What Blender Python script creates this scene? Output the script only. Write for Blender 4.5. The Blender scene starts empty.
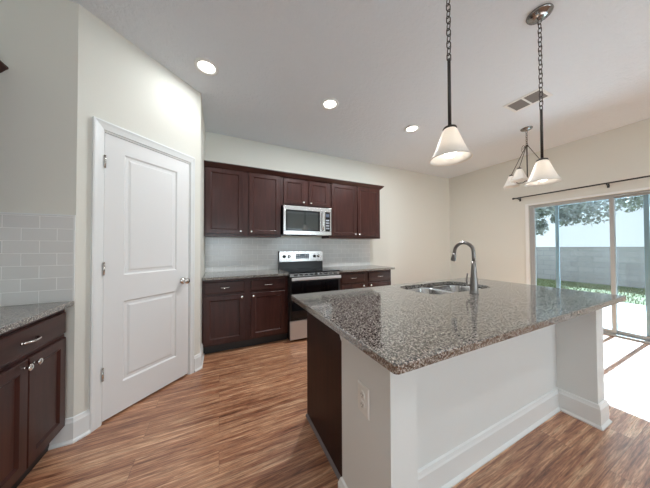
import bpy, bmesh, math, random
from math import sin, cos, pi, radians as R
from mathutils import Vector, Matrix
random.seed(7)
S = bpy.context.scene
COL = S.collection

# ------------------------------------------------------------------ camera
CAM_H = 1.26
F_PX, YAW, PITCH, ROLL = 222.48, 0.4422, 0.0149, -0.0038
def cam_axis(v):
    x, f, u = v
    c, s = cos(ROLL), sin(ROLL); x, u = c*x - s*u, s*x + c*u
    c, s = cos(PITCH), sin(PITCH); f, u = c*f - s*u, s*f + c*u
    c, s = cos(YAW), sin(YAW); x, f = c*x + s*f, -s*x + c*f
    return Vector((x, f, u))
cd = bpy.data.cameras.new('camera'); cam = bpy.data.objects.new('camera', cd); COL.objects.link(cam)
cd.sensor_width = 36; cd.sensor_fit = 'HORIZONTAL'; cd.lens = F_PX*36/650; cd.clip_start = .05; cd.clip_end = 300
rx, fw, up = cam_axis((1, 0, 0)), cam_axis((0, 1, 0)), cam_axis((0, 0, 1))
M = Matrix((rx, up, -fw)).transposed().to_4x4(); M.translation = (0, 0, CAM_H); cam.matrix_world = M
S.camera = cam

# ------------------------------------------------------------------ world, sun, added fill lights, exposure
SUN_EL = R(40.2)
W = bpy.data.worlds.new('world'); S.world = W; W.use_nodes = True
nt = W.node_tree; bgn = nt.nodes['Background']
# hazy bright daylight sky: pale at the horizon, bluer overhead
tc = nt.nodes.new('ShaderNodeTexCoord'); sx_ = nt.nodes.new('ShaderNodeSeparateXYZ'); rp = nt.nodes.new('ShaderNodeValToRGB')
nt.links.new(tc.outputs['Generated'], sx_.inputs[0]); nt.links.new(sx_.outputs[2], rp.inputs[0]); nt.links.new(rp.outputs[0], bgn.inputs[0])
el = rp.color_ramp.elements; el.new(.24); el.new(.5)
for e_, (p_, c_) in zip(el, ((0, (.31, .365, .41)), (.19, (.30, .365, .42)), (.42, (.80, .93, 1.0)), (.9, (.45, .66, 1.0)))): e_.position = p_; e_.color = (*c_, 1)
bgn.inputs[1].default_value = 2.7
sd = bpy.data.lights.new('sun', 'SUN'); sd.energy = 42; sd.angle = R(.6); sd.color = (.56, .79, 1)
sun = bpy.data.objects.new('sun', sd); COL.objects.link(sun)
sun.rotation_euler = Vector((-cos(SUN_EL), 0, -sin(SUN_EL))).to_track_quat('-Z', 'Y').to_euler(); sun.location = (12, 1, 8)
def area(name, loc, direction, sx, sy, energy, color=(1, 1, 1), portal=False):
    l = bpy.data.lights.new(name, 'AREA'); l.shape = 'RECTANGLE'; l.size = sx; l.size_y = sy; l.energy = energy; l.color = color
    o = bpy.data.objects.new(name, l); COL.objects.link(o); o.location = loc
    o.rotation_euler = Vector(direction).to_track_quat('-Z', 'Z').to_euler()
    if portal: l.cycles.is_portal = True
    return o
area('door_sky_portal', (5.2, 1.12, 1.0), (-1, 0, 0), 1.86, 2.0, 1, portal=True)
REAR_FILL_W = 48  # unseen fill lights added behind the camera to brighten the room
area('rear_fill_light', (-.05, -4.17, 1.35), (0, 1, .45), 1.6, 1.7, REAR_FILL_W, (.80, .91, 1))
area('rear_fill_light', (3.35, -4.17, 1.35), (0, 1, .45), 1.6, 1.7, REAR_FILL_W, (.80, .91, 1))
S.view_settings.view_transform = 'Standard'; S.view_settings.look = 'None'
S.view_settings.exposure = 0.35; S.view_settings.gamma = 1.0; S.view_settings.use_curve_mapping = False
S.cycles.use_denoising = True
S.cycles.max_bounces = 12; S.cycles.diffuse_bounces = 6; S.cycles.glossy_bounces = 5
S.cycles.transmission_bounces = 8; S.cycles.transparent_max_bounces = 12
S.cycles.sample_clamp_indirect = 6; S.cycles.blur_glossy = 1.0; S.cycles.caustics_reflective = False; S.cycles.caustics_refractive = False
CAN_W, CAN_COL = 21, (.92, .97, 1)
ROOM_FILL_W = 3.5  # power of the fill lamps added behind the camera

# ------------------------------------------------------------------ materials
def mat(name, col, rough=.5, metal=0, spec=.5, coat=0, coat_r=.1, emit=None, estr=0):
    m = bpy.data.materials.new(name); m.use_nodes = True
    b = m.node_tree.nodes['Principled BSDF']
    b.inputs['Base Color'].default_value = (*col, 1); b.inputs['Roughness'].default_value = rough
    b.inputs['Metallic'].default_value = metal; b.inputs['Specular IOR Level'].default_value = spec
    b.inputs['Coat Weight'].default_value = coat; b.inputs['Coat Roughness'].default_value = coat_r
    if emit: b.inputs['Emission Color'].default_value = (*emit, 1); b.inputs['Emission Strength'].default_value = estr
    return m
def N(m, t, **kw):
    n = m.node_tree.nodes.new(t)
    for k, v in kw.items(): setattr(n, k, v)
    return n
def L(m, a, b): m.node_tree.links.new(a, b)
def P(m): return m.node_tree.nodes['Principled BSDF']
def coords(m, scale=(1, 1, 1), rot=(0, 0, 0)):
    t = N(m, 'ShaderNodeTexCoord'); mp = N(m, 'ShaderNodeMapping')
    mp.inputs['Scale'].default_value = scale; mp.inputs['Rotation'].default_value = rot
    L(m, t.outputs['Object'], mp.inputs['Vector']); return mp.outputs[0]
def ramp(m, fac, stops):
    r = N(m, 'ShaderNodeValToRGB'); e = r.color_ramp.elements
    while len(e) < len(stops): e.new(.5)
    for i, (p, c) in enumerate(stops): e[i].position = p; e[i].color = (*c, 1)
    L(m, fac, r.inputs[0]); return r.outputs[0]
def noise(m, vec, scale, detail=3, rough=.5):
    n = N(m, 'ShaderNodeTexNoise'); n.inputs['Scale'].default_value = scale; n.inputs['Detail'].default_value = detail
    n.inputs['Roughness'].default_value = rough
    if vec is not None: L(m, vec, n.inputs['Vector'])
    return n
def bump(m, height, strength, dist):
    b = N(m, 'ShaderNodeBump'); b.inputs['Strength'].default_value = strength; b.inputs['Distance'].default_value = dist
    L(m, height, b.inputs['Height']); L(m, b.outputs[0], P(m).inputs['Normal'])
def mix(m, a, b, fac, mode='MIX'):
    n = N(m, 'ShaderNodeMix', data_type='RGBA', blend_type=mode)
    for s, v in ((n.inputs[0], fac), (n.inputs[6], a), (n.inputs[7], b)):
        if hasattr(v, 'is_output'): L(m, v, s)
        else: s.default_value = v if isinstance(v, float) else (*v, 1)
    return n.outputs[2]

m_wall = mat('beige_wall_paint', (.725, .715, .655), .75, spec=.25)
bump(m_wall, noise(m_wall, coords(m_wall), 90, 2).outputs[0], .12, .003)
m_ceil = mat('knockdown_ceiling_paint', (.765, .81, .86), .9, spec=.15)
_n = noise(m_ceil, coords(m_ceil), 26, 4, .6)
bump(m_ceil, ramp(m_ceil, _n.outputs[0], [(.42, (0, 0, 0)), (.56, (1, 1, 1))]), .35, .006)
m_trim = mat('white_trim_paint', (.785, .80, .795), .38)
m_door = mat('white_door_paint', (.77, .77, .765), .42)
m_half = mat('island_white_paint', (.745, .76, .75), .6, spec=.3)
bump(m_half, noise(m_half, coords(m_half), 90, 2).outputs[0], .1, .002)

def wood(name, dark, light, rough=.33, vertical=True):
    m = mat(name, light, rough, spec=.28, coat=.14, coat_r=.13)
    v = coords(m, (7, 7, .7) if vertical else (.7, 7, 7))
    n = noise(m, v, 3.2, 5, .6)
    L(m, ramp(m, n.outputs[0], [(.3, dark), (.72, light)]), P(m).inputs['Base Color'])
    return m
m_cherry = wood('dark_cherry_wood', (.032, .0102, .0084), (.066, .0228, .0182))
m_cherry_h = wood('dark_cherry_wood_rail', (.028, .0092, .0073), (.062, .0225, .0172), vertical=False)
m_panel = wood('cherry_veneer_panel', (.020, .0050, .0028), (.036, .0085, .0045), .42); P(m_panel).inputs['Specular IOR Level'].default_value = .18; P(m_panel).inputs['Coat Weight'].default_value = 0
m_toe = mat('black_toe_kick', (.012, .011, .011), .5)

# plank floor: planks run along X
m_floor = mat('vinyl_plank_floor', (.36, .15, .08), .28, spec=.5); P(m_floor).inputs['IOR'].default_value = 1.85
v = coords(m_floor)
br = N(m_floor, 'ShaderNodeTexBrick'); br.offset = .37; br.squash = 1
br.inputs['Color1'].default_value = (0, 0, 0, 1); br.inputs['Color2'].default_value = (1, 1, 1, 1); br.inputs['Mortar'].default_value = (.5, .5, .5, 1)
br.inputs['Scale'].default_value = 1; br.inputs['Brick Width'].default_value = 1.22; br.inputs['Row Height'].default_value = .155
br.inputs['Mortar Size'].default_value = .0007; br.inputs['Mortar Smooth'].default_value = .3; br.inputs['Bias'].default_value = 0
L(m_floor, v, br.inputs['Vector'])
sc = N(m_floor, 'ShaderNodeVectorMath', operation='MULTIPLY'); sc.inputs[1].default_value = (37, 19, 11); L(m_floor, br.outputs[0], sc.inputs[0])
st = N(m_floor, 'ShaderNodeVectorMath', operation='MULTIPLY'); st.inputs[1].default_value = (1.3, 24, 1); L(m_floor, v, st.inputs[0])
ad = N(m_floor, 'ShaderNodeVectorMath', operation='ADD'); L(m_floor, sc.outputs[0], ad.inputs[0]); L(m_floor, st.outputs[0], ad.inputs[1])
g1 = noise(m_floor, ad.outputs[0], 1.6, 7, .62); g1.inputs['Distortion'].default_value = .9
g2 = noise(m_floor, ad.outputs[0], 7, 4, .6)
c1 = ramp(m_floor, g1.outputs[0], [(.30, (.15, .055, .030)), (.42, (.43, .18, .095)), (.53, (.63, .325, .18)), (.66, (.88, .585, .37))])
c2 = mix(m_floor, c1, ramp(m_floor, g2.outputs[0], [(.34, (.42, .36, .33)), (.58, (1, 1, 1))]), .75, 'MULTIPLY')
g3 = noise(m_floor, ad.outputs[0], 2.3, 3, .55); g3.inputs['Distortion'].default_value = 1.6
c2 = mix(m_floor, c2, ramp(m_floor, g3.outputs[0], [(.455, (1, 1, 1)), (.49, (.50, .42, .38)), (.525, (1, 1, 1))]), .8, 'MULTIPLY')
c3 = mix(m_floor, c2, ramp(m_floor, br.outputs[0], [(0, (.80, .74, .70)), (1, (1.12, 1.1, 1.08))]), .7, 'MULTIPLY')
c4 = mix(m_floor, c3, (.07, .03, .018), br.outputs['Fac'])
L(m_floor, c4, P(m_floor).inputs['Base Color'])
L(m_floor, ramp(m_floor, g2.outputs[0], [(.3, (.38,)*3), (.7, (.27,)*3)]), P(m_floor).inputs['Roughness'])
bump(m_floor, g2.outputs[0], .12, .002)

# speckled granite
m_gran = mat('speckled_granite', (.3, .27, .24), .07, spec=.5); P(m_gran).inputs['IOR'].default_value = 2.5
v = coords(m_gran)
n1 = noise(m_gran, v, 150, 4, .7); n1.inputs['Distortion'].default_value = .1
n2 = noise(m_gran, v, 360, 3, .6)
vo = N(m_gran, 'ShaderNodeTexVoronoi'); vo.inputs['Scale'].default_value = 260; L(m_gran, v, vo.inputs['Vector'])
b1 = ramp(m_gran, n1.outputs[0], [(.42, (.004, .004, .004)), (.47, (.05, .045, .041)), (.53, (.23, .208, .187)), (.62, (.62, .585, .54))])
b2 = mix(m_gran, b1, ramp(m_gran, n2.outputs[0], [(.38, (.12, .11, .1)), (.5, (1, 1, 1))]), .75, 'MULTIPLY')
sp = N(m_gran, 'ShaderNodeSeparateColor'); L(m_gran, vo.outputs['Color'], sp.inputs[0])
b3 = mix(m_gran, b2, (.56, .53, .48), ramp(m_gran, sp.outputs[0], [(.86, (0, 0, 0)), (.9, (.75, .75, .75))]))
L(m_gran, b3, P(m_gran).inputs['Base Color'])

# subway tile, vertical wall faces
def tile_mat(name, axis, off, zoff, bw=.1555, rh=.0785):
    m = mat(name, (.78, .785, .78), .2)
    t = N(m, 'ShaderNodeTexCoord'); s = N(m, 'ShaderNodeSeparateXYZ'); L(m, t.outputs['Object'], s.inputs[0])
    c = N(m, 'ShaderNodeCombineXYZ')
    a = N(m, 'ShaderNodeMath', operation='ADD'); a.inputs[1].default_value = off; L(m, s.outputs[axis], a.inputs[0]); L(m, a.outputs[0], c.inputs[0])
    z = N(m, 'ShaderNodeMath', operation='ADD'); z.inputs[1].default_value = zoff; L(m, s.outputs[2], z.inputs[0]); L(m, z.outputs[0], c.inputs[1])
    b = N(m, 'ShaderNodeTexBrick'); b.offset = .5; b.inputs['Scale'].default_value = 1
    b.inputs['Brick Width'].default_value = bw; b.inputs['Row Height'].default_value = rh
    b.inputs['Mortar Size'].default_value = .0022; b.inputs['Mortar Smooth'].default_value = .2
    b.inputs['Color1'].default_value = (.68, .675, .66, 1); b.inputs['Color2'].default_value = (.72, .715, .70, 1); b.inputs['Mortar'].default_value = (.92, .915, .90, 1)
    L(m, c.outputs[0], b.inputs['Vector']); L(m, b.outputs[0], P(m).inputs['Base Color'])
    inv = N(m, 'ShaderNodeMath', operation='SUBTRACT'); inv.inputs[0].default_value = 1; L(m, b.outputs['Fac'], inv.inputs[1])
    bump(m, inv.outputs[0], .5, .002); return m
m_tile_end = tile_mat('white_subway_tile_end', 0, 3*.1555+.867+.0777, -.9155+.0785*6)
m_tile_back = tile_mat('white_subway_tile_back', 0, .172, -.915)

m_steel = mat('brushed_stainless', (.62, .61, .60), .26, 1)
_v = coords(m_steel, (2, 90, 90)); bump(m_steel, noise(m_steel, _v, 4, 3).outputs[0], .05, .001)
m_satin = mat('satin_stainless', (.72, .71, .70), .45, .75)
m_sink = mat('sink_steel', (.55, .55, .55), .22, 1)
m_nickel = mat('brushed_nickel', (.66, .63, .59), .25, 1)
m_knob = mat('satin_nickel_knob', (.78, .77, .75), .22, 1)
m_faucet = mat('faucet_metal', (.24, .225, .215), .36, 1)
m_bronze = mat('dark_bronze_metal', (.06, .055, .052), .38, .8)
m_canopy = mat('dark_nickel_canopy', (.30, .29, .28), .2, 1)
m_black = mat('black_enamel', (.008, .008, .009), .3)
m_bglass = mat('black_glass', (.006, .007, .009), .04, spec=.6)
m_mwglass = mat('microwave_window_glass', (.03, .04, .042), .05, spec=1.0, coat=1, coat_r=.03)
m_display = mat('blue_grey_display', (.10, .13, .18), .2)
m_button = mat('pale_buttons', (.45, .50, .56), .4)
m_ring = mat('grey_burner_ring', (.10, .10, .105), .12)
m_outlet = mat('white_plastic', (.80, .79, .76), .35)
m_slot = mat('dark_slot', (.03, .03, .03), .6)
m_vinyl = mat('taupe_door_frame', (.38, .39, .385), .45)
m_frost_rail = mat('white_jamb_paint', (.82, .82, .80), .45)
m_screen = mat('blue_grey_aluminium', (.46, .62, .72), .4)
m_lens = mat('lit_lamp_lens', (1, 1, 1), .5, emit=(1, .93, .84), estr=9)
m_bulb_soft = mat('lit_chandelier_bulb', (1, 1, 1), .5, emit=(1, .93, .82), estr=2.6)
m_bulb = mat('lit_bulb', (1, 1, 1), .5, emit=(1, .95, .86), estr=5)
m_ventgrey = mat('grey_vent_slats', (.22, .21, .205), .55)
m_ventwhite = mat('white_vent_frame', (.80, .80, .79), .5)

m_glass = bpy.data.materials.new('clear_pane_glass'); m_glass.use_nodes = True
nt = m_glass.node_tree; nt.nodes.clear()
o_ = nt.nodes.new('ShaderNodeOutputMaterial'); mx = nt.nodes.new('ShaderNodeMixShader'); tr = nt.nodes.new('ShaderNodeBsdfTransparent')
gl = nt.nodes.new('ShaderNodeBsdfGlossy'); gl.inputs['Roughness'].default_value = .01; fr = nt.nodes.new('ShaderNodeFresnel'); fr.inputs[0].default_value = 1.3
tr.inputs[0].default_value = (.95, .975, .965, 1)
nt.links.new(fr.outputs[0], mx.inputs[0]); nt.links.new(tr.outputs[0], mx.inputs[1]); nt.links.new(gl.outputs[0], mx.inputs[2]); nt.links.new(mx.outputs[0], o_.inputs[0])
m_mesh = bpy.data.materials.new('fine_insect_mesh'); m_mesh.use_nodes = True
nt = m_mesh.node_tree; nt.nodes.clear()
o_ = nt.nodes.new('ShaderNodeOutputMaterial'); mx = nt.nodes.new('ShaderNodeMixShader'); tr = nt.nodes.new('ShaderNodeBsdfTransparent')
df = nt.nodes.new('ShaderNodeBsdfDiffuse'); df.inputs[0].default_value = (.35, .37, .40, 1); mx.inputs[0].default_value = .10
nt.links.new(tr.outputs[0], mx.inputs[1]); nt.links.new(df.outputs[0], mx.inputs[2]); nt.links.new(mx.outputs[0], o_.inputs[0])
m_shade = bpy.data.materials.new('frosted_white_glass'); m_shade.use_nodes = True
nt = m_shade.node_tree; nt.nodes.clear()
o_ = nt.nodes.new('ShaderNodeOutputMaterial'); mx = nt.nodes.new('ShaderNodeMixShader'); tl = nt.nodes.new('ShaderNodeBsdfTranslucent')
df = nt.nodes.new('ShaderNodeBsdfPrincipled'); df.inputs['Base Color'].default_value = (.85, .83, .80, 1); df.inputs['Roughness'].default_value = .3
tl.inputs[0].default_value = (.85, .80, .74, 1); mx.inputs[0].default_value = .38
nt.links.new(df.outputs[0], mx.inputs[1]); nt.links.new(tl.outputs[0], mx.inputs[2]); nt.links.new(mx.outputs[0], o_.inputs[0])

# outdoors
m_patio = mat('pale_concrete', (.62, .60, .57), .85)
bump(m_patio, noise(m_patio, coords(m_patio), 30, 4).outputs[0], .2, .004)
m_grass = mat('green_grass', (.13, .17, .055), .9, spec=.1)
L(m_grass, ramp(m_grass, noise(m_grass, coords(m_grass), 1.8, 5).outputs[0], [(.35, (.075, .084, .032)), (.65, (.13, .128, .062))]), P(m_grass).inputs['Base Color'])
m_fence = mat('grey_block', (.19, .18, .175), .9)
_t = N(m_fence, 'ShaderNodeTexCoord'); _s = N(m_fence, 'ShaderNodeSeparateXYZ'); L(m_fence, _t.outputs['Object'], _s.inputs[0])
_c = N(m_fence, 'ShaderNodeCombineXYZ'); L(m_fence, _s.outputs[1], _c.inputs[0]); L(m_fence, _s.outputs[2], _c.inputs[1])
_b = N(m_fence, 'ShaderNodeTexBrick'); _b.inputs['Scale'].default_value = 1; _b.inputs['Brick Width'].default_value = .4; _b.inputs['Row Height'].default_value = .2
_b.inputs['Mortar Size'].default_value = .008; _b.inputs['Color1'].default_value = (.20, .175, .16, 1); _b.inputs['Color2'].default_value = (.235, .205, .19, 1); _b.inputs['Mortar'].default_value = (.15, .14, .14, 1)
L(m_fence, _c.outputs[0], _b.inputs['Vector']); L(m_fence, _b.outputs[0], P(m_fence).inputs['Base Color'])
m_leaf = mat('dull_green_leaves', (.16, .20, .13), .6)
L(m_leaf, ramp(m_leaf, noise(m_leaf, coords(m_leaf), 2.5, 3).outputs[0], [(.35, (.27, .28, .25)), (.65, (.42, .415, .41))]), P(m_leaf).inputs['Base Color'])
m_bark = mat('grey_bark', (.14, .11, .09), .9)

# ------------------------------------------------------------------ mesh helpers
class MB:
    def __init__(s): s.b = bmesh.new()
    def box(s, x0, x1, y0, y1, z0, z1):
        vs = [s.b.verts.new((x, y, z)) for x in (x0, x1) for y in (y0, y1) for z in (z0, z1)]
        for f in ((0, 1, 3, 2), (4, 6, 7, 5), (0, 4, 5, 1), (2, 3, 7, 6), (0, 2, 6, 4), (1, 5, 7, 3)):
            s.b.faces.new([vs[i] for i in f])
        return s
    def poly(s, pts): s.b.faces.new([s.b.verts.new(p) for p in pts]); return s
    def rings(s, rings, smooth=True, closed=True, cap=True):
        R_ = [[s.b.verts.new(p) for p in r] for r in rings]; n = len(R_[0])
        for a, b in zip(R_, R_[1:]):
            for i in range(n if closed else n-1):
                f = s.b.faces.new((a[i], a[(i+1) % n], b[(i+1) % n], b[i])); f.smooth = smooth
        if cap and closed:
            s.b.faces.new(R_[0][::-1]); s.b.faces.new(R_[-1])
        return s
    def lathe(s, prof, cx=0, cy=0, cz=0, n=28, axis='z', cap=True, smooth=True):
        def pt(r, h, a):
            c_, s_ = r*cos(a), r*sin(a)
            return {'z': (cx+c_, cy+s_, cz+h), 'y': (cx+c_, cy+h, cz-s_), 'x': (cx+h, cy+c_, cz+s_)}[axis]
        return s.rings([[pt(max(r, 1e-4), h, 2*pi*i/n) for i in range(n)] for r, h in prof], smooth, True, cap)
    def tube(s, path, r, n=10, closed=False):
        path = [Vector(p) for p in path]; m = len(path); rs = r if isinstance(r, (list, tuple)) else [r]*m
        rings = []; prev = None
        for i, p in enumerate(path):
            if closed: t = path[(i+1) % m] - path[i-1]
            else: t = path[min(i+1, m-1)] - path[max(i-1, 0)]
            t.normalize()
            if prev is None:
                a = Vector((0, 0, 1)) if abs(t.z) < .9 else Vector((1, 0, 0)); u = t.cross(a).normalized()
            else:
                u = (prev - t*prev.dot(t)).normalized()
            prev = u; w = t.cross(u)
            rings.append([p + rs[i]*(cos(2*pi*k/n)*u + sin(2*pi*k/n)*w) for k in range(n)])
        if closed: rings.append(rings[0])
        return s.rings(rings, True, True, not closed)
    def sphere(s, c, r, n=16, sq=1):
        prof = [(r*sin(pi*i/n), -r*sq*cos(pi*i/n)) for i in range(n+1)]
        return s.lathe(prof, *c, n=n*2, cap=False)
    def prism(s, pts2, z0, z1):
        return s.rings([[(x, y, z0) for x, y in pts2], [(x, y, z1) for x, y in pts2]], False)
    def run(s, p0, p1, nrm, prof, e0=0, e1=0):
        """extrude a wall-trim profile (offset, z) from p0 to p1; nrm points into the room; e0/e1 mitre factors"""
        p0, p1, n_ = Vector(p0), Vector(p1), Vector(nrm); d = (p1-p0).normalized()
        A = [(*(p0 + n_*o - d*o*e0), z) for o, z in prof]; B = [(*(p1 + n_*o + d*o*e1), z) for o, z in prof]
        return s.rings([A, B], False)
    def loops(s, x0, x1, z0, z1, steps, thick=None, y=0):
        """panel facing -Y: steps = [(inset, depth)] ; depth measured inwards from y"""
        R_ = []
        if thick: R_.append([s.b.verts.new(p) for p in ((x0, y+thick, z0), (x1, y+thick, z0), (x1, y+thick, z1), (x0, y+thick, z1))])
        for i, d in steps:
            R_.append([s.b.verts.new(p) for p in ((x0+i, y+d, z0+i), (x1-i, y+d, z0+i), (x1-i, y+d, z1-i), (x0+i, y+d, z1-i))])
        for a, b in zip(R_, R_[1:]):
            for k in range(4): s.b.faces.new((a[k], a[(k+1) % 4], b[(k+1) % 4], b[k]))
        s.b.faces.new(R_[-1])
        if thick: s.b.faces.new(R_[0][::-1])
        return s
    def build(s, name, m, parent=None, loc=None, bev=0, kind=None):
        bmesh.ops.recalc_face_normals(s.b, faces=s.b.faces)
        me = bpy.data.meshes.new(name); s.b.to_mesh(me); s.b.free(); me.materials.append(m)
        o = bpy.data.objects.new(name, me); COL.objects.link(o)
        if parent: o.parent = parent
        if loc: o.location = loc
        if bev:
            bm_ = o.modifiers.new('bevel', 'BEVEL'); bm_.width = bev; bm_.segments = 2; bm_.limit_method = 'ANGLE'; bm_.angle_limit = R(40)
        if kind: o['kind'] = kind
        return o
def tag(o, label, cat, group=None, kind=None):
    o['label'] = label; o['category'] = cat
    if group: o['group'] = group
    if kind: o['kind'] = kind
    return o
def thing(name, label, cat, loc=(0, 0, 0), rz=0, group=None):
    o = bpy.data.objects.new(name, None); COL.objects.link(o); o.location = loc; o.rotation_euler = (0, 0, rz); o.empty_display_size = .1
    return tag(o, label, cat, group)
def struct(name, mb, m, parent=None, bev=0):
    return mb.build(name, m, parent, bev=bev, kind='structure' if parent is None else None)
def copy_tree(o, parent=None):
    c = o.copy(); COL.objects.link(c)
    if parent: c.parent = parent
    for ch in list(o.children): copy_tree(ch, c)
    return c

# ------------------------------------------------------------------ room shell
XL, XR, YB, ZC, YR = -1.52, 4.997, 3.542, 2.905, -4.0
A_ = Vector((-.862, 2.038)); B_ = Vector((-.186, 2.684)); U = (B_-A_).normalized(); NW = Vector((U.y, -U.x))   # diagonal pantry wall
UL = (B_-A_).length; T = .12
struct('floor', MB().box(XL-.2, XR+.02, YR-.2, YB+.2, -.2, 0), m_floor)
struct('ceiling', MB().box(XL-.2, XR+.2, YR-.2, YB+.2, ZC, ZC+.15), m_ceil)
struct('wall_back', MB().box(XL-.2, XR+.2, YB, YB+.15, 0, ZC), m_wall)
struct('wall_left', MB().box(XL-.15, XL, YR-.2, YB, 0, ZC), m_wall)
struct('wall_end', MB().box(XL, A_.x-.0001, A_.y, A_.y+T, 0, ZC), m_wall)
def on_wall(u, off=0): p = A_ + U*u + NW*off; return (p.x, p.y)
def diag(mb, u0, u1, o0, o1, z0, z1):
    return mb.prism([on_wall(u0, o0), on_wall(u1, o0), on_wall(u1, o1), on_wall(u0, o1)], z0, z1)
DU0, DU1, DZ = .136, .818, 2.115
mb = MB(); diag(mb, 0, DU0, -T, 0, 0, ZC); diag(mb, DU1, UL, -T, 0, 0, ZC); diag(mb, DU0, DU1, -T, 0, DZ, ZC)
struct('wall_pantry', mb, m_wall)
struct('wall_return', MB().box(B_.x-T, B_.x, B_.y, YB, 0, ZC), m_wall)
OY0, OY1, OZ = .20, 2.03, 1.99     # sliding door opening
mb = MB().box(XR, XR+.15, YR-.2, OY0, 0, ZC).box(XR, XR+.15, OY1, YB, 0, ZC).box(XR, XR+.15, OY0, OY1, OZ, ZC)
struct('wall_right', mb, m_wall)
mb = MB(); xs = [XL, -.85, .75, 2.55, 4.15, XR]
mb.box(XL, XR, YR-.15, YR, 0, .5).box(XL, XR, YR-.15, YR, 2.2, ZC)
for a, b in ((XL, -.85), (.75, 2.55), (4.15, XR)): mb.box(a, b, YR-.15, YR, .5, 2.2)
struct('wall_rear', mb, m_wall)
for k, x0 in enumerate((-.85, 2.55)):  # unseen windows, added to go with the rear fill lights
    f = MB().box(x0, x0+.05, YR-.12, YR+.02, .5, 2.2).box(x0+1.55, x0+1.6, YR-.12, YR+.02, .5, 2.2).box(x0+.05, x0+1.55, YR-.12, YR+.02, .5, .55).box(x0+.05, x0+1.55, YR-.12, YR+.02, 2.15, 2.2).box(x0+.05, x0+1.55, YR-.1, YR-.05, 1.33, 1.37)
    w = struct('added_window_%d' % (k+1), f, m_trim)
    MB().box(x0+.05, x0+1.55, YR-.09, YR-.085, .55, 2.15).build('pane', m_glass, w)

BB = [(0, 0), (.027, 0), (.027, .009), (.016, .022), (.016, .128), (.012, .137), (.008, .153), (0, .158)]
struct('baseboard_back', MB().run((2.64, YB), (XR, YB), (0, -1), BB), m_trim)
struct('baseboard_right', MB().run((XR, YB), (XR, 2.085), (-1, 0), BB), m_trim)
struct('baseboard_right_near', MB().run((XR, .145), (XR, YR), (-1, 0), BB), m_trim)
struct('baseboard_rear', MB().run((XR, YR), (XL, YR), (0, 1), BB), m_trim)
struct('baseboard_left', MB().run((XL, YR), (XL, 1.36), (1, 0), BB), m_trim)
mb = MB(); mb.run((-.97, A_.y), (A_.x, A_.y), (0, -1), BB, 0, .40); mb.run(on_wall(0), on_wall(.074), NW, BB, .40, 0)
struct('baseboard_end', mb, m_trim)
mb = MB(); mb.run(on_wall(.863), on_wall(UL), NW, BB, 0, .40); mb.run((B_.x, B_.y), (B_.x, YB-.54), (1, 0), BB, .40, 0)
struct('baseboard_return', mb, m_trim)

# ------------------------------------------------------------------ pantry door with casing (frame local to the diagonal wall)
d = bpy.data.objects.new('door_1', None); COL.objects.link(d); d['kind'] = 'structure'
d['label'] = 'white two-panel pantry door with round nickel knob in angled wall'; d['category'] = 'door'
d.location = (A_.x - U.x*.008, A_.y - U.y*.008, 0); ang = math.atan2(U.y, U.x); d.rotation_euler = (0, 0, ang)      # local x = along wall, local -y = into the room
mb = MB(); ch, t0 = .020, .0
CP = [(0, 0), (.062, 0), (.062, -.019), (.054, -.021), (.036, -.016), (.018, -.013), (.006, -.011), (0, -.009)]   # (across from the leaf, y)
def cas_v(mb, xin, sgn, z0, z1, w=1): mb.rings([[(xin + sgn*a*w, y, z0) for a, y in CP], [(xin + sgn*a*w, y, z1 + a) for a, y in CP]], False)
cas_v(mb, .144, -1, 0, 2.118); cas_v(mb, .826, 1, 0, 2.118, .62)
mb.rings([[(.144 - a, y, 2.118 + a) for a, y in CP], [(.826 + a*.62, y, 2.118 + a) for a, y in CP]], False)
mb.build('door_casing', m_trim, d)
MB().box(.1441, .152, .0, T, 0, 2.1149).box(.818, .8259, .0, T, 0, 2.1149).box(.152, .818, .0, T, 2.106, 2.1149).build('door_jamb', m_trim, d)
lx0, lx1, lz0, lz1 = .155, .816, .016, 2.103; yf = .004
px0, px1 = .276, .694; pz = [(.236, .852), (1.052, 1.985)]
mb = MB()
mb.box(lx0, px0, yf, yf+.035, lz0, lz1).box(px1, lx1, yf, yf+.035, lz0, lz1)
mb.box(px0, px1, yf, yf+.035, lz0, pz[0][0]).box(px0, px1, yf, yf+.035, pz[0][1], pz[1][0]).box(px0, px1, yf, yf+.035, pz[1][1], lz1)
for a, b in pz: mb.loops(px0, px1, a, b, [(0, 0), (.010, .009), (.030, .009), (.044, .003)], .035, yf)
leaf = mb.build('door_leaf', m_door, d)
kb = MB().lathe([(.0, 0), (.032, 0), (.032, -.006), (.026, -.012), (.012, -.015), (.011, -.032), (.020, -.038), (.0285, -.050), (.029, -.058), (.022, -.068), (.0, -.071)], .757, yf, .94, axis='y')
kb.build('knob', m_nickel, leaf)
for z in (.355, 1.11, 1.885):
    MB().lathe([(.006, -.045), (.006, .045)], .1485, -.0135, z, n=12).lathe([(.0075, .045), (.005, .05)], .1485, -.0135, z, n=12).box(.1445, .1485, -.012, .002, z-.043, z+.043).build('hinge', m_nickel, d)

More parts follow.
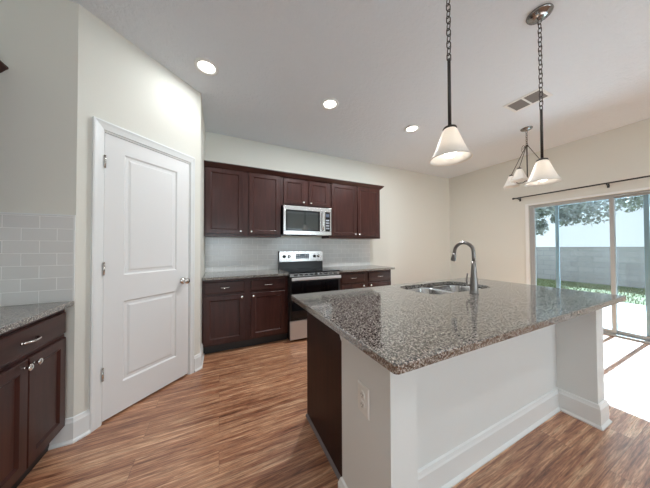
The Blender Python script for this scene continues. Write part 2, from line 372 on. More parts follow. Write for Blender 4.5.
# ------------------------------------------------------------------ cabinets
def knob(parent, x, y, z):
    return MB().lathe([(0, 0), (.008, 0), (.0055, -.004), (.005, -.012), (.011, -.017), (.0165, -.022), (.016, -.027), (.009, -.030), (0, -.0305)], x, y, z, n=18, axis='y').build('knob', m_knob, parent)
def pull(parent, x, y, z, w=.1):
    h = w/2; pth = []; rr = []
    for i in range(17):
        t = -1 + 2*i/16; pth.append((x + h*t, y - .004 - .026*(1-abs(t)**3.2), z + .004*cos(pi*t)*0)); rr.append(.0045 + .0030*abs(t)**3)
    mb = MB().tube(pth, rr, 10)
    for s_ in (-1, 1): mb.lathe([(0, 0), (.0085, 0), (.0075, -.004), (.005, -.008), (0, -.009)], x + s_*h, y, z, n=14, axis='y')
    return mb.build('pull_handle', m_knob, parent)
DOORSTEPS = [(0, .003), (.003, 0), (.053, 0), (.056, .0015), (.066, .0105), (.072, .0105)]
def cab_door(parent, x0, x1, z0, z1, yf, kpos):
    o = MB().loops(x0, x1, z0, z1, DOORSTEPS, .02, yf).build('door', m_cherry, parent)
    kx = x1-.03 if 'r' in kpos else x0+.03; kz = z1-.035 if 't' in kpos else z0+.035
    knob(o, kx, yf, kz); return o
def cab_drawer(parent, x0, x1, z0, z1, yf, pw=.1):
    o = MB().loops(x0, x1, z0, z1, [(0, .006), (.005, .001), (.010, 0), (.018, 0)], .02, yf).build('drawer', m_cherry_h, parent)
    pull(o, (x0+x1)/2, yf, (z0+z1)/2, pw); return o
def base_cabinet(name, label, loc, rz, w, drawers, doors, depth=.59, zsplit=.688):
    t = thing(name, label, 'cabinet', loc, rz)
    MB().box(0, w, -depth, -.004, .105, .885).build('carcass', m_cherry, t)
    MB().box(0, w, -(depth-.055), -.004, 0, .105).build('toe_kick', m_toe, t)
    for a, b in drawers: cab_drawer(t, a, b, zsplit+.026, .853, -depth-.02)
    for a, b, k in doors: cab_door(t, a, b, .128, zsplit, -depth-.02, k)
    return t
base_cabinet('base_cabinet', 'dark cherry two-drawer base cabinet between the pantry wall and the range', (B_.x+.003, YB, 0), 0, 1.020,
             [(.024, .464), (.540, .974)], [(.024, .464, 'tr'), (.540, .974, 'tl')])
base_cabinet('base_cabinet', 'dark cherry two-drawer base cabinet right of the range, half hidden by the island', (1.605, YB, 0), 0, 1.03,
             [(.062, .478), (.560, 1.018)], [(.062, .478, 'tr'), (.560, 1.018, 'tl')])
base_cabinet('base_cabinet', 'dark cherry base cabinet with one wide drawer in the near left corner', (XL, 1.37, 0), R(90), .664,
             [(.022, .640)], [(.022, .329, 'tr'), (.335, .640, 'tl')], .612, .692)
def wall_cabinet(label, loc, rz, w, z0, z1, doors, depth=.305):
    t = thing('upper_cabinet', label, 'cabinet', loc, rz)
    MB().box(0, w, -depth, -.004, 0, z1-z0).build('carcass', m_cherry, t)
    for a, b, da, db, k in doors: cab_door(t, a, b, da-z0, db-z0, -depth-.02, k)
    return t
ZU, ZT = 1.411, 2.335
wall_cabinet('dark cherry wall cabinet with two tall doors, left of the microwave, nearest the pantry', (B_.x+.003, YB, ZU), 0, 1.000, ZU, ZT, [(.023, .469, 1.447, 2.302, 'rb'), (.547, .978, 1.447, 2.302, 'lb')])
wall_cabinet('short dark cherry wall cabinet with two small doors above the microwave', (.82, YB, 1.885), 0, .788, 1.885, ZT, [(.032, .368, 1.91, 2.29, 'rb'), (.432, .776, 1.91, 2.29, 'lb')])
wall_cabinet('dark cherry wall cabinet with two tall doors, right of the microwave', (1.61, YB, ZU), 0, 1.035, ZU, ZT, [(.036, .513, 1.447, 2.302, 'rb'), (.541, 1.012, 1.447, 2.302, 'lb')])
wall_cabinet('dark cherry wall cabinet cut by the left photo edge, high above the near left counter', (XL, 1.37, ZU), R(90), .664, ZU, ZT, [(.02, .325, 1.447, 2.302, 'rb'), (.335, .64, 1.447, 2.302, 'lb')], .285)
CR = [(.0004, -.028), (.004, -.028), (.010, -.020), (.022, -.010), (.040, .012), (.048, .018), (.048, .030), (-.012, .030), (-.012, .0006), (.0004, .0006)]
mb = MB(); yc = YB-.325
mb.run((B_.x+.003, yc), (2.645, yc), (0, -1), [(o, ZT+z) for o, z in CR], 0, 1)
mb.run((2.645, yc), (2.645, YB), (1, 0), [(o, ZT+z) for o, z in CR], 1, 0)
tag(mb.build('crown_molding', m_cherry_h), 'long dark crown moulding along the top of the back wall cabinets', 'moulding')
mb = MB().run((XL+.305, 1.37), (XL+.305, A_.y-.002), (1, 0), [(o, ZT+z) for o, z in CR])
tag(mb.build('crown_molding', m_cherry), 'dark crown moulding tip on the wall cabinet at the left photo edge', 'moulding')

# ------------------------------------------------------------------ counters and tile
def slab(name, label, x0, x1, y0, y1, z0=.8855, z1=.915):
    e = .004
    mb = MB().rings([[(x0, y0, z0), (x1, y0, z0), (x1, y1, z0), (x0, y1, z0)], [(x0, y0, z1-e), (x1, y0, z1-e), (x1, y1, z1-e), (x0, y1, z1-e)],
                     [(x0+e, y0+e, z1), (x1-e, y0+e, z1), (x1-e, y1-e, z1), (x0+e, y1-e, z1)]], False)
    return tag(mb.build(name, m_gran), label, 'countertop')
slab('granite_countertop', 'granite countertop on the back wall between the pantry wall and the range', B_.x+.003, .838, YB-.64, YB-.002)
slab('granite_countertop', 'granite countertop on the back wall right of the range', 1.603, 2.682, YB-.64, YB-.002)
slab('granite_countertop', 'granite countertop in the near left corner beneath the white tile end wall', XL+.002, -.865, 1.36, A_.y-.002)
e_t = .008
tag(MB().box(XL+.002, A_.x-.008, A_.y-e_t, A_.y-.0005, .9155, 1.470).build('subway_tile_backsplash', m_tile_end), 'white subway tile patch on the end wall above the near left counter', 'backsplash')
tag(MB().box(XL+.002, A_.x-.001, A_.y-.0105, A_.y-.0005, 1.4705, 1.4785).box(A_.x-.0078, A_.x-.001, A_.y-.0105, A_.y-.0005, .9155, 1.4703).build('tile_edge_trim', m_trim), 'thin white edge strip framing the tile on the near left end wall', 'trim')
tag(MB().box(B_.x+.003, 2.645, YB-.007, YB-.0005, .9155, 1.4105).build('subway_tile_backsplash', m_tile_back), 'white subway tile backsplash behind the range on the back wall', 'backsplash')

# ------------------------------------------------------------------ range
rg = thing('electric_range', 'stainless and black freestanding electric range between the back base cabinets', 'range', (.841, YB-.012, 0))
w = .759
MB().box(0, w, -.635, 0, .02, .905).build('body', m_black, rg, bev=.003)
o = MB().box(0, w, -.655, -.055, .9055, .925).build('cooktop', m_bglass, rg, bev=.004)
for bx, by, br_ in ((.20, -.48, .105), (.56, -.48, .085), (.20, -.20, .075), (.56, -.20, .10)):
    MB().lathe([(br_-.004, 0), (br_, 0), (br_, .0008), (br_-.004, .0008), (br_-.004, 0)], bx, by, .9251, n=40, cap=False).build('burner_ring', m_ring, o)
bg = MB().box(0, w, -.055, 0, .906, 1.20).build('backguard', m_black, rg, bev=.004)
MB().box(.004, w-.004, -.070, -.0555, 1.03, 1.198).build('control_panel', m_steel, bg, bev=.003)
dp = MB().box(.275, .50, -.0735, -.0705, 1.078, 1.158).build('clock_display', m_display, bg)
mb = MB()
for i in range(6):
    for j in range(2):
        if not (i in (2, 3) and j): mb.box(.285+i*.035, .308+i*.035, -.0748, -.0736, 1.088+j*.036, 1.108+j*.036)
mb.build('touch_buttons', m_button, dp)
for kx in (.085, .165, .60, .675):
    MB().lathe([(0, 0), (.027, 0), (.026, -.006), (.021, -.010), (.019, -.028), (.016, -.032), (0, -.032)], kx, -.0705, 1.115, n=24, axis='y').box(kx-.004, kx+.004, -.108, -.101, 1.096, 1.134).build('control_knob', m_black if kx in (.085, .60) else m_nickel, bg)
vf = MB().box(.004, w-.004, -.648, -.6355, .868, .904).build('vent_strip', m_steel, rg)
for i in range(9): MB().box(.06+i*.075, .11+i*.075, -.6495, -.6485, .876, .895).build('vent_slot', m_slot, vf)
od = MB().box(.004, w-.004, -.665, -.6355, .285, .862).build('oven_door', m_black, rg, bev=.004)
MB().box(.03, w-.03, -.668, -.6655, .32, .79).build('oven_window', m_bglass, od)
mb = MB().box(.012, w-.012, -.725, -.700, .818, .858)
for hx in (.03, w-.05): mb.box(hx, hx+.02, -.701, -.665, .826, .850)
mb.build('handle', m_satin, od, bev=.006)
MB().box(.004, w-.004, -.662, -.6355, .028, .276).build('storage_drawer', m_satin, rg, bev=.004)
for fx in (.04, w-.04):
    for fy in (-.58, -.06): MB().lathe([(.016, 0), (.016, .02)], fx, fy, 0, n=12).build('foot', m_black, rg)

# ------------------------------------------------------------------ microwave
mw = thing('microwave_oven', 'stainless over-the-range microwave under the short wall cabinet', 'microwave', (.828, YB-.004, 1.448))
w, h = .77, .425
MB().box(0, w, -.375, 0, .004, h).build('body', m_black, mw, bev=.002)
mb = MB().box(0, w, -.40, -.3755, h-.062, h).box(0, w, -.40, -.3755, 0, .058).box(0, .035, -.40, -.3755, .0582, h-.0622).box(w-.022, w, -.40, -.3755, .0582, h-.0622).box(.575, .665, -.40, -.3755, .0582, h-.0622)
mb.build('front_frame', m_steel, mw, bev=.003)
dr = MB().box(.0355, .5745, -.397, -.3755, .0585, h-.0625).build('door', m_bglass, mw)
MB().box(.055, .54, -.3985, -.3972, .075, h-.085).build('window', m_mwglass, dr)
cp = MB().box(.6655, w-.0225, -.398, -.3755, .0585, h-.0625).build('control_panel', m_bglass, mw)
MB().box(.677, w-.034, -.3995, -.3982, .285, .335).build('display', m_display, cp)
mb = MB()
for i in range(3):
    for j in range(4): mb.box(.677+i*.021, .692+i*.021, -.3993, -.3982, .095+j*.042, .120+j*.042)
mb.build('buttons', m_button, cp)
MB().tube([(.615, -.40, .075), (.615, -.428, .090), (.615, -.440, .13), (.615, -.444, .21), (.615, -.440, .29), (.615, -.428, .335), (.615, -.40, .35)], .012, 12).build('handle', m_knob, mw)
MB().box(.20, .56, -.30, -.08, -.004, .0038).build('vent_grille', m_slot, mw)

# ------------------------------------------------------------------ island
isl = thing('kitchen_island', 'white half-wall kitchen island with dark cherry end panel in the foreground', 'island', (1.52, 1.05, 0))
def I(mb, name, m, parent=isl, bev=0):
    for v_ in mb.b.verts: v_.co -= Vector(isl.location) if parent is isl else Vector((0, 0, 0))
    return mb.build(name, m, parent, bev=bev)
IX0, IX1, PW = .534, 2.515, .125
YF, YK, YKB = .605, .815, .945
I(MB().box(IX0+PW, IX1-PW, YK, YKB, 0, .8845), 'half_wall', m_half)
I(MB().box(IX0, IX0+PW, YF, YKB, 0, .8845), 'end_column', m_half)
I(MB().box(IX1-PW, IX1, YF, YKB, 0, .8845), 'end_column', m_half)
PX = .598
mb = MB().box(PX+.02, 2.45, YKB, 1.515, .10, .69).box(PX+.02, 1.31, YKB, 1.515, .69, .8845).box(2.24, 2.45, YKB, 1.515, .69, .8845).box(1.31, 2.24, YKB, 1.03, .69, .8845)
mb.box(1.31, 2.24, 1.50, 1.515, .69, .8845)
I(mb, 'cabinet_box', m_cherry)
I(MB().box(PX+.02, 2.45, YKB, 1.46, 0, .10), 'toe_kick', m_toe)
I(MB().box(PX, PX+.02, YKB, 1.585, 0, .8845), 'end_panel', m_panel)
for k in range(4):
    x0 = PX + .035 + k*.455
    mb = MB().loops(-x0-.43, -x0, .128, .86, DOORSTEPS, .02, -1.535)
    for v_ in mb.b.verts: v_.co = Vector((-v_.co.x, -v_.co.y, v_.co.z))
    I(mb, 'door', m_cherry)
mb = MB()
SH = [(0, 0), (.014, 0), (.013, .008), (.008, .015), (0, .018)]
mb.run((PX, 1.585), (PX, YKB+.002), (-1, 0), SH)
I(mb, 'shoe_strip', mat('grey_brown_shoe', (.16, .13, .13), .45))
mb = MB()
mb.run((IX0+PW, YK), (IX1-PW, YK), (0, -1), BB, -1, -1)
mb.run((IX1-PW, YK), (IX1-PW, YF), (-1, 0), BB, -1, 1)
mb.run((IX1-PW, YF), (IX1, YF), (0, -1), BB, 1, 1)
mb.run((IX1, YF), (IX1, YKB), (1, 0), BB, 1, 1); mb.run((IX1, YKB), (2.452, YKB), (0, 1), BB, 1, 0)
mb.run((IX0, YF), (IX0+PW, YF), (0, -1), BB, 1, 1); mb.run((IX0+PW, YF), (IX0+PW, YK), (1, 0), BB, 1, -1)
mb.run((IX0, YKB), (IX0, YF), (-1, 0), BB, 1, 1); mb.run((PX-.002, YKB), (IX0, YKB), (0, 1), BB, 0, 1)
I(mb, 'baseboard', m_trim)
# small cove return under the counter at the far edge of the near column
mb = MB().rings([[(IX0, YKB-.004, .8), (IX0, YKB+.012, .815), (IX0, YKB+.03, .85), (IX0, YKB+.03, .884), (IX0, YKB-.004, .884)],
                 [(PX-.002, YKB-.004, .8), (PX-.002, YKB+.012, .815), (PX-.002, YKB+.03, .85), (PX-.002, YKB+.03, .884), (PX-.002, YKB-.004, .884)]], False)
I(mb, 'cove_bracket', m_trim)

# island top with sink cut-out
CX0, CX1, CY0, CY1 = .466, 2.548, .503, 1.578
SX0, SX1, SY0, SY1, SR = 1.375, 2.145, 1.105, 1.49, .11
def rrect(x0, x1, y0, y1, r, n=8):
    pts = []
    for cx, cy, a0 in ((x1-r, y1-r, 0), (x0+r, y1-r, pi/2), (x0+r, y0+r, pi), (x1-r, y0+r, 1.5*pi)):
        for i in range(n+1):
            a = a0 + pi/2*i/n; pts.append((cx + r*cos(a), cy + r*sin(a)))
    return pts
bm = bmesh.new()
outs = [(rrect(CX0, CX1, CY0, CY1, .014, 4), .8848), (rrect(CX0, CX1, CY0, CY1, .014, 4), .911), (rrect(CX0+.004, CX1-.004, CY0+.004, CY1-.004, .010, 4), .915)]
ins = [(rrect(SX0, SX1, SY0, SY1, SR), .8848), (rrect(SX0, SX1, SY0, SY1, SR), .912), (rrect(SX0-.003, SX1+.003, SY0-.003, SY1+.003, SR+.003), .915)]
def ring_set(levels):
    Rr = [[bm.verts.new((x, y, z)) for x, y in pts] for pts, z in levels]
    for a, b in zip(Rr, Rr[1:]):
        for i in range(len(a)): bm.faces.new((a[i], a[(i+1) % len(a)], b[(i+1) % len(a)], b[i]))
    return Rr
Ro, Ri = ring_set(outs), ring_set(ins)
for k in (0, -1):
    es = []
    for r_ in (Ro[k], Ri[k]):
        for i in range(len(r_)):
            ed = bm.edges.get((r_[i], r_[(i+1) % len(r_)])); es.append(ed)
    bmesh.ops.triangle_fill(bm, use_beauty=True, use_dissolve=False, edges=es)
mb = MB(); mb.b.free(); mb.b = bm
tag(mb.build('granite_countertop', m_gran), 'large speckled granite island countertop with undermount sink cut-out', 'countertop')

# sink (two bowls, hung under the cut-out)
sk = thing('kitchen_sink', 'stainless undermount double-bowl sink set in the island countertop', 'sink', (1.76, 1.2975, .8846))
def bowl(x0, x1, y0, y1, name, drop=.19):
    mb = MB(); lv = []
    for ins_, z in ((-.012, -.001), (0, -.001), (.004, -.012), (.012, -drop+.05), (.03, -drop+.012), (.06, -drop)):
        lv.append([(x, y, z) for x, y in rrect(x0+ins_, x1-ins_, y0+ins_, y1-ins_, max(.085-ins_*.5, .03))])
    Rr = [[mb.b.verts.new(p) for p in r_] for r_ in lv]
    for a, b in zip(Rr, Rr[1:]):
        for i in range(len(a)):
            f = mb.b.faces.new((a[i], a[(i+1) % len(a)], b[(i+1) % len(a)], b[i])); f.smooth = True
    mb.b.faces.new(Rr[-1])
    o = mb.build(name, m_sink, sk)
    MB().lathe([(.043, .004), (.043, .002), (.030, .0), (.028, -.006), (0, -.006)], (x0+x1)/2, (y0+y1)/2, -drop+.001, n=24, cap=False).build('drain', m_nickel, o)
hx, hy = (SX1-SX0)/2, (SY1-SY0)/2
bowl(-hx-.004, -.016, -hy-.004, hy+.004, 'basin'); bowl(.016, hx+.004, -hy-.004, hy+.004, 'basin')
MB().box(-.015, .015, -hy-.01, hy+.01, -.022, -.0105).build('divider', m_sink, sk, bev=.004)

# faucet
fc = thing('kitchen_faucet', 'tall gooseneck pull-down faucet standing at the island sink', 'faucet', (1.704, 1.022, .915))
body = MB().lathe([(0, 0), (.031, 0), (.031, .005), (.027, .010), (.0255, .03), (.025, .085), (.0225, .10), (.020, .13), (.0165, .19), (.0145, .24)], n=24).build('body', m_faucet, fc)
pth = [(0, 0, .238)] + [(0, 0, .27), (0, 0, .292)]; cyc, rad = .074, .074
for i in range(1, 15):
    a = pi - (pi*1.0)*i/14; pth.append((0, cyc + rad*cos(a), .302 + rad*sin(a)))
pth += [(0, .150, .285)]
MB().tube(pth, .0122, 12).build('gooseneck', m_faucet, fc)
mb = MB().tube([(0, .1495, .296), (0, .152, .275), (0, .160, .240), (0, .162, .233)], [.0135, .0155, .019, .0165], 14)
mb.build('spray_head', m_faucet, fc)
ld = Vector((-.62, .78, 0)); p0 = Vector((0, 0, .062))
MB().tube([p0, p0 + ld*.045], .011, 12).tube([p0+ld*.042, p0 + ld*.048 + Vector((0, 0, .03)), p0 + ld*.040 + Vector((0, 0, .085))], [.0075, .006, .0052], 10).build('lever_handle', m_faucet, fc)

# outlet on the island end
ol = thing('wall_outlet', 'white duplex outlet on the near end of the white island wall', 'outlet', (IX0-.0002, .763, .639), R(-90))
MB().loops(-.040, .040, -.060, .060, [(0, -.001), (.004, -.005), (.008, -.006)], None, 0).build('cover_plate', m_outlet, ol)
mb = MB(); ms = []
for z in (-.020, .020):
    mb.lathe([(0, -.006), (.0165, -.006), (.0165, -.0085), (0, -.0085)], 0, 0, z, n=24, axis='y', smooth=False)
    for x in (-.006, .006): ms.append(MB().box(x-.0012, x+.0012, -.0092, -.0086, z-.002, z+.006))
    ms.append(MB().lathe([(0, -.0086), (.0024, -.0086), (.0024, -.0092), (0, -.0092)], 0, 0, z-.008, n=10, axis='y'))
fcv = mb.build('receptacle', m_outlet, ol)
for q in ms: q.build('slot', m_slot, fcv)

# ------------------------------------------------------------------ recessed ceiling lights
def can_light(label, x, y, first=None, watts=CAN_W):
    if first: t = copy_tree(first); t.location = (x, y, ZC); t['label'] = label
    else:
        t = thing('recessed_ceiling_light', label, 'ceiling light', (x, y, ZC), 0, 'recessed ceiling lights')
        MB().lathe([(.068, -.004), (.078, -.0155), (.098, -.011), (.101, -.004), (.101, -.0004), (.068, -.0004)], n=40, cap=False).build('trim_ring', m_trim, t)
        MB().lathe([(.0, -.0045), (.0675, -.0045), (.0675, -.0025), (0, -.0025)], n=36).build('lens', m_lens, t)
    l = bpy.data.lights.new('can_or_fill_lamp', 'AREA'); l.shape = 'DISK'; l.size = .13; l.energy = watts; l.color = CAN_COL
    o = bpy.data.objects.new('can_or_fill_lamp', l); COL.objects.link(o); o.location = (x, y, ZC-.018)
    return t
c1_ = can_light('round recessed ceiling light nearest the pantry door', -.112, 2.262, watts=CAN_W*.17)
can_light('round recessed ceiling light in front of the microwave, middle of three', 1.138, 2.255, c1_)
can_light('round recessed ceiling light farthest from the pantry door, near hanging pendant', 2.405, 2.247, c1_)

# unseen copies of the fixture, added behind the camera as fill light
for k, (x, y) in enumerate(((-.1, -.7), (1.6, -.7), (3.3, -.7), (-.1, -2.6), (1.6, -2.6), (3.3, -2.6))):
    t = MB().lathe([(.068, -.004), (.078, -.0155), (.098, -.011), (.101, -.004), (.101, -.0004), (.068, -.0004)], n=32, cap=False).build('trim_%d' % (k+2), m_trim, None, (x, y, ZC), kind='structure')
    MB().lathe([(.0, -.0045), (.0675, -.0045), (.0675, -.0025), (0, -.0025)], n=28).build('lens', m_lens, t)
    l = bpy.data.lights.new('can_or_fill_lamp', 'AREA'); l.shape = 'DISK'; l.size = .13; l.energy = ROOM_FILL_W; l.color = CAN_COL  # added fill lamp, out of view
    o = bpy.data.objects.new('can_or_fill_lamp', l); COL.objects.link(o); o.location = (x, y, ZC-.018)

# ------------------------------------------------------------------ pendants, chandelier
def link_path(c, along, side, L_=.040, W_=.020, n=6):
    pts = []; hw, hl = W_/2, L_/2 - W_/2
    for i in range(n+1): a = pi*i/n; pts.append(c + side*hw*cos(a) + along*(hl + hw*sin(a)))
    for i in range(n+1): a = pi + pi*i/n; pts.append(c + side*hw*cos(a) + along*(-hl + hw*sin(a)))
    return pts
def chain(p0, p1, pitch=.033, r=.0027, L_=.040, W_=.021):
    p0, p1 = Vector(p0), Vector(p1); d_ = (p1-p0); n_ = max(2, round(d_.length/pitch)); ax = d_.normalized()
    s1 = ax.cross(Vector((.3, 1, .1))).normalized(); s2 = ax.cross(s1); mb = MB()
    for i in range(n_): mb.tube(link_path(p0 + d_*((i+.5)/n_), ax, s1 if i % 2 else s2, L_, W_), r, 6, True)
    return mb
SHADE = [(.028, .0), (.034, -.008), (.047, -.042), (.061, -.082), (.076, -.118), (.089, -.142), (.097, -.154)]
def shade_mesh(mb, k=1.0, at=(0, 0, 0)):
    prof = [(r*k, z*k) for r, z in SHADE]; inner = [((r-.0035)*k, z*k) for r, z in SHADE][::-1]
    mb.lathe(prof + inner + [prof[0]], *at, n=40, cap=False); return mb
def pendant(label, x, y):
    t = thing('pendant_light', label, 'pendant light', (x, y, ZC), 0, 'pendant lights over the island')
    MB().lathe([(0, -.0003), (.070, -.0003), (.072, -.006), (.066, -.016), (.050, -.021), (.046, -.025), (.030, -.028), (.012, -.030), (.010, -.045), (0, -.047)], n=40).build('canopy', m_canopy, t)
    chain((0, 0, -.040), (0, 0, -.690)).build('chain', m_bronze, t)
    MB().tube([(0, 0, -.683), (0, 0, -.70), (0, 0, -1.03)], .0080, 12).lathe([(.0, -1.028), (.012, -1.028), (.030, -1.036), (.033, -1.043), (.030, -1.046), (0, -1.046)], n=24).build('rod', m_bronze, t)
    sh = shade_mesh(MB(), 1, (0, 0, -1.046)).build('lamp_shade', m_shade, t)
    MB().lathe([(.012, -1.047), (.013, -1.090), (.018, -1.112), (.028, -1.140), (.031, -1.158), (.028, -1.174), (.018, -1.187), (0, -1.192)], n=24).build('bulb', m_bulb, t)
    return t
pendant('frosted bell pendant over the island, left and nearer of the two', 1.060, .745)
pendant('frosted bell pendant over the island, right one with its ceiling canopy in view', 2.038, .748)
chd = thing('chandelier', 'small three-light chandelier with frosted shades near the sliding glass door', 'chandelier', (3.86, 1.576, ZC))
MB().lathe([(0, -.0003), (.066, -.0003), (.067, -.006), (.060, -.016), (.040, -.023), (.012, -.028), (.010, -.040), (0, -.042)], n=36).build('canopy', m_canopy, chd)
chain((0, 0, -.036), (0, 0, -.235), .030, .003, .038, .02).build('chain', m_bronze, chd)
mb = MB().lathe([(0, -.230), (.010, -.230), (.016, -.24), (.014, -.255), (.007, -.265), (.007, -.70), (.016, -.71), (.02, -.73), (.010, -.75), (0, -.765)], n=18)
mb.build('stem', m_bronze, chd)
cp_ = [(0.0, .012, -.235)]
for i in range(13):
    a = 2*pi*i/12; cp_.append((-.03 + .03*cos(a)*1.0, .03 + .03*cos(a), -.28 + .045*sin(a)))
MB().tube(cp_, .0025, 6).build('power_cord', m_bronze, chd)
va = math.atan2(1.576, 3.86)      # bearing of the view ray
for k, q in enumerate((-112, 146, 18)):
    a = R(q) + va - pi/2; dx, dy = cos(a), sin(a); rA = .215
    mb = MB().tube([(dx*.012, dy*.012, -.245), (dx*(rA-.004), dy*(rA-.004), -.585)], .004, 8)
    mb.tube([(dx*.01, dy*.01, -.72), (dx*.06, dy*.06, -.745), (dx*.12, dy*.12, -.735), (dx*.175, dy*.175, -.69), (dx*rA, dy*rA, -.62), (dx*rA, dy*rA, -.585)], .0055, 8)
    mb.lathe([(0, -.578), (.012, -.580), (.024, -.590), (.026, -.603), (0, -.606)], dx*rA, dy*rA, 0, n=18)
    ar = mb.build('arm', m_bronze, chd)
    shade_mesh(MB(), .98, (dx*rA, dy*rA, -.604)).build('lamp_shade', m_shade, ar)
    MB().lathe([(.010, -.607), (.011, -.625), (.018, -.645), (.024, -.664), (.024, -.674), (.016, -.692), (0, -.697)], dx*rA, dy*rA, 0, n=18).build('bulb', m_bulb_soft, ar)

# ceiling vent
vt = thing('ceiling_vent', 'white rectangular air vent with two grey louvre panels in the ceiling', 'vent', (3.125, 1.268, ZC))
vx, vy = .135, .172
MB().box(-vx, vx, -vy, -vy+.028, -.009, -.0004).box(-vx, vx, vy-.028, vy, -.009, -.0004).box(-vx, -vx+.03, -vy+.028, vy-.028, -.009, -.0004).box(vx-.03, vx, -vy+.028, vy-.028, -.009, -.0004).box(-vx+.03, vx-.03, -.009, .009, -.009, -.0004).build('frame', m_ventwhite, vt, bev=.002)
MB().box(-vx+.03, vx-.03, -vy+.028, vy-.028, -.0022, -.0006).build('backing', mat('dark_vent_cavity', (.22, .215, .21), .7), vt)
mb = MB()
for y0, y1 in ((-vy+.0285, -.0095), (.0095, vy-.0285)):
    for i in range(9):
        x = -vx + .04 + i*(2*vx-.08)/8
        mb.poly([(x-.009, y0, -.003), (x+.006, y0, -.0085), (x+.006, y1, -.0085), (x-.009, y1, -.003)])
mb.build('slats', m_ventgrey, vt)

# ------------------------------------------------------------------ sliding glass door
sdo = MB()
fx0, fx1 = XR+.02, XR+.13
sdo.box(fx0, fx1, OY1-.028, OY1-.0005, 0.0, OZ).box(fx0, fx1, OY0+.0005, OY0+.028, 0.0, OZ).box(fx0, fx1, OY0+.028, OY1-.028, OZ-.03, OZ-.0005).box(fx0-.03, fx1+.02, OY0+.0005, OY1-.0005, -.02, .028)
door2 = struct('door_2', sdo, m_vinyl, bev=.002)
door2['label'] = 'sliding glass patio door with taupe frame in the right wall'; door2['category'] = 'door'
def panel(y0, y1, x0, x1, st, name, parent, mfr, top=OZ-.031, bot=.029, pane=m_glass, pname='pane', rail=.05):
    o = MB().box(x0, x1, y0, y0+st, bot, top).box(x0, x1, y1-st, y1, bot, top).box(x0, x1, y0+st, y1-st, top-.022, top).box(x0, x1, y0+st, y1-st, bot, bot+rail).build(name, mfr, parent, bev=.002)
    xm = (x0+x1)/2
    MB().box(xm-.003, xm+.003, y0+st, y1-st, bot+rail, top-.022).build(pname, pane, o); return o
panel(1.085, OY1-.029, fx0+.004, fx0+.040, .042, 'fixed_panel', door2, m_vinyl)
sl = panel(OY0+.029, 1.128, fx0+.044, fx0+.078, .042, 'sliding_panel', door2, m_vinyl)
panel(.812, 1.722, fx0+.083, fx0+.102, .045, 'screen_panel', door2, m_screen, pane=m_mesh, pname='insect_mesh')
MB().box(fx0+.030, fx0+.0435, OY0+.036, OY0+.062, .92, 1.18).build('pull_handle', m_vinyl, sl, bev=.004)
JP = .046
mb = MB().box(XR-.012, XR+.15, OY1, OY1+JP, 0, OZ+.03).box(XR-.012, XR+.15, OY0-JP, OY0, 0, OZ+.03).box(XR-.012, XR+.15, OY0, OY1, OZ+.0003, OZ+.03)
mb.b.free(); mb = MB().box(XR-.013, XR-.0003, OY1, OY1+JP, 0, OZ+.03).box(XR-.013, XR-.0003, OY0-JP, OY0, 0, OZ+.03).box(XR-.013, XR-.0003, OY0, OY1, OZ, OZ+.03)
struct('trim_1', mb, m_frost_rail, bev=.002)

# curtain rod
rd = thing('curtain_rod', 'thin black curtain rod mounted above the sliding glass door', 'curtain rod', (XR-.08, 1.12, 2.146))
MB().tube([(0, -1.08, 0), (0, 0, 0), (0, 1.08, 0)], .0105, 14).build('rod', m_black, rd)
for s_ in (-1, 1):
    MB().lathe([(.0, 0), (.0115, 0), (.015, s_*.006), (.0165, s_*.018), (.0165, s_*.030), (.012, s_*.036), (0, s_*.037)], 0, s_*1.08, 0, n=20, axis='y').build('finial', m_black, rd)
for y in (-1.03, .003, 1.03):
    MB().tube([(.0798, y, -.028), (.03, y, -.022), (0, y, -.016)], .006, 8).box(.073, .0797, y-.012, y+.012, -.055, .0).tube([(-.013, y, .004), (-.011, y, -.009), (0, y, -.016), (.011, y, -.009), (.013, y, .004)], .004, 8).build('bracket', m_black, rd)

# ------------------------------------------------------------------ outdoors
GX = 8.3
tag(MB().box(XR+.15, GX, -6, 10, -.20, -.025).build('patio_slab', m_patio, kind='structure'), 'pale concrete patio outside the sliding door', 'patio')
tag(MB().box(GX, 60, -30, 40, -.25, -.12).build('ground', m_grass, kind='structure'), 'yard ground beyond the patio', 'ground')
mb = MB()
for i in range(7000):
    x, y = random.uniform(GX+.02, 12.2), random.uniform(.2, 6.5); a = random.uniform(0, 2*pi); h_ = random.uniform(.03, .075); w_ = .008
    lx, ly = random.uniform(-.03, .03), random.uniform(-.03, .03)
    mb.poly([(x-w_*cos(a), y-w_*sin(a), -.121), (x+w_*cos(a), y+w_*sin(a), -.121), (x+lx, y+ly, -.12+h_)])
tag(mb.build('grass', m_grass), 'strip of green lawn grass between the patio and the grey block wall', 'grass', kind='stuff')
fn = thing('block_fence', 'long grey block wall at the back of the yard', 'fence', (12.5, 3, -.12))
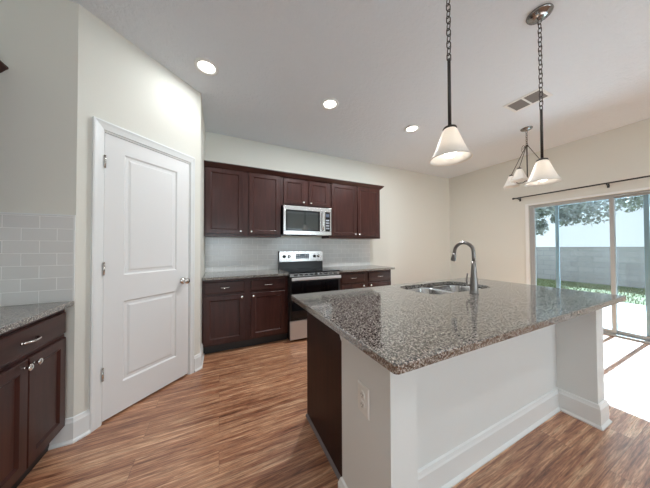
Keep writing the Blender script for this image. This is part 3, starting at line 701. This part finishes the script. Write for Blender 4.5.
MB().box(0, .2, -9, 12, 0, 1.33).build('block_course', m_fence, fn)
MB().box(-.02, .22, -9, 12, 1.3302, 1.36).build('coping', m_fence, fn)
def tree(label, x, y, zc, rx_, ry_, rz_, n, trunk_y, seed):
    rnd = random.Random(seed)
    t = thing('leafy_tree', label, 'tree', (x, y, -.12), 0, 'trees behind the block wall')
    mbt = MB().tube([(0, trunk_y, 0), (.05, trunk_y, 1.5), (0, trunk_y*.7, 3), (0, trunk_y*.3, zc)], [.2, .16, .12, .05], 10)
    for k in range(7):
        a = k*2*pi/7; mbt.tube([(0, trunk_y*.6, 2.6+.2*k), (cos(a)*rx_*.4, trunk_y*.3+sin(a)*ry_*.4, zc-.2), (cos(a)*rx_*.8, sin(a)*ry_*.8, zc+.2)], [.07, .045, .015], 6)
    mbt.build('trunk', m_bark, t)
    mb = MB(); cl = []
    for k in range(46):
        while 1:
            p = Vector((rnd.uniform(-1, 1), rnd.uniform(-1, 1), rnd.uniform(-1, 1)))
            if .35 < p.length < 1: break
        cl.append((Vector((p.x*rx_, p.y*ry_, zc+p.z*rz_)), rnd.uniform(.45, .95)))
    for i in range(n):
        c_, r_ = rnd.choice(cl); q = Vector((rnd.gauss(0, 1), rnd.gauss(0, 1), rnd.gauss(0, .7))).normalized()*r_*rnd.uniform(.4, 1)**.6
        c = c_ + q; s_ = rnd.uniform(.05, .11)
        a = Vector((rnd.gauss(0, 1), rnd.gauss(0, 1), rnd.gauss(0, 1))).normalized(); b = a.cross(Vector((rnd.gauss(0, 1), rnd.gauss(0, 1), rnd.gauss(0, 1)))).normalized()
        mb.poly([c-a*s_*1.5, c+b*s_*.7, c+a*s_*1.5, c-b*s_*.7])
    mb.build('foliage', m_leaf, t); return t
tree('wide grey-green tree hanging over the block wall, seen through the left glass panel', 17, 6.4, 4.5, 2.4, 3.2, 2.0, 17000, 2.2, 3)
tree('tree behind the block wall whose crown tops the right glass panel', 24, 2.9, 5.75, 2.2, 3.3, 1.7, 21000, -3.4, 5)
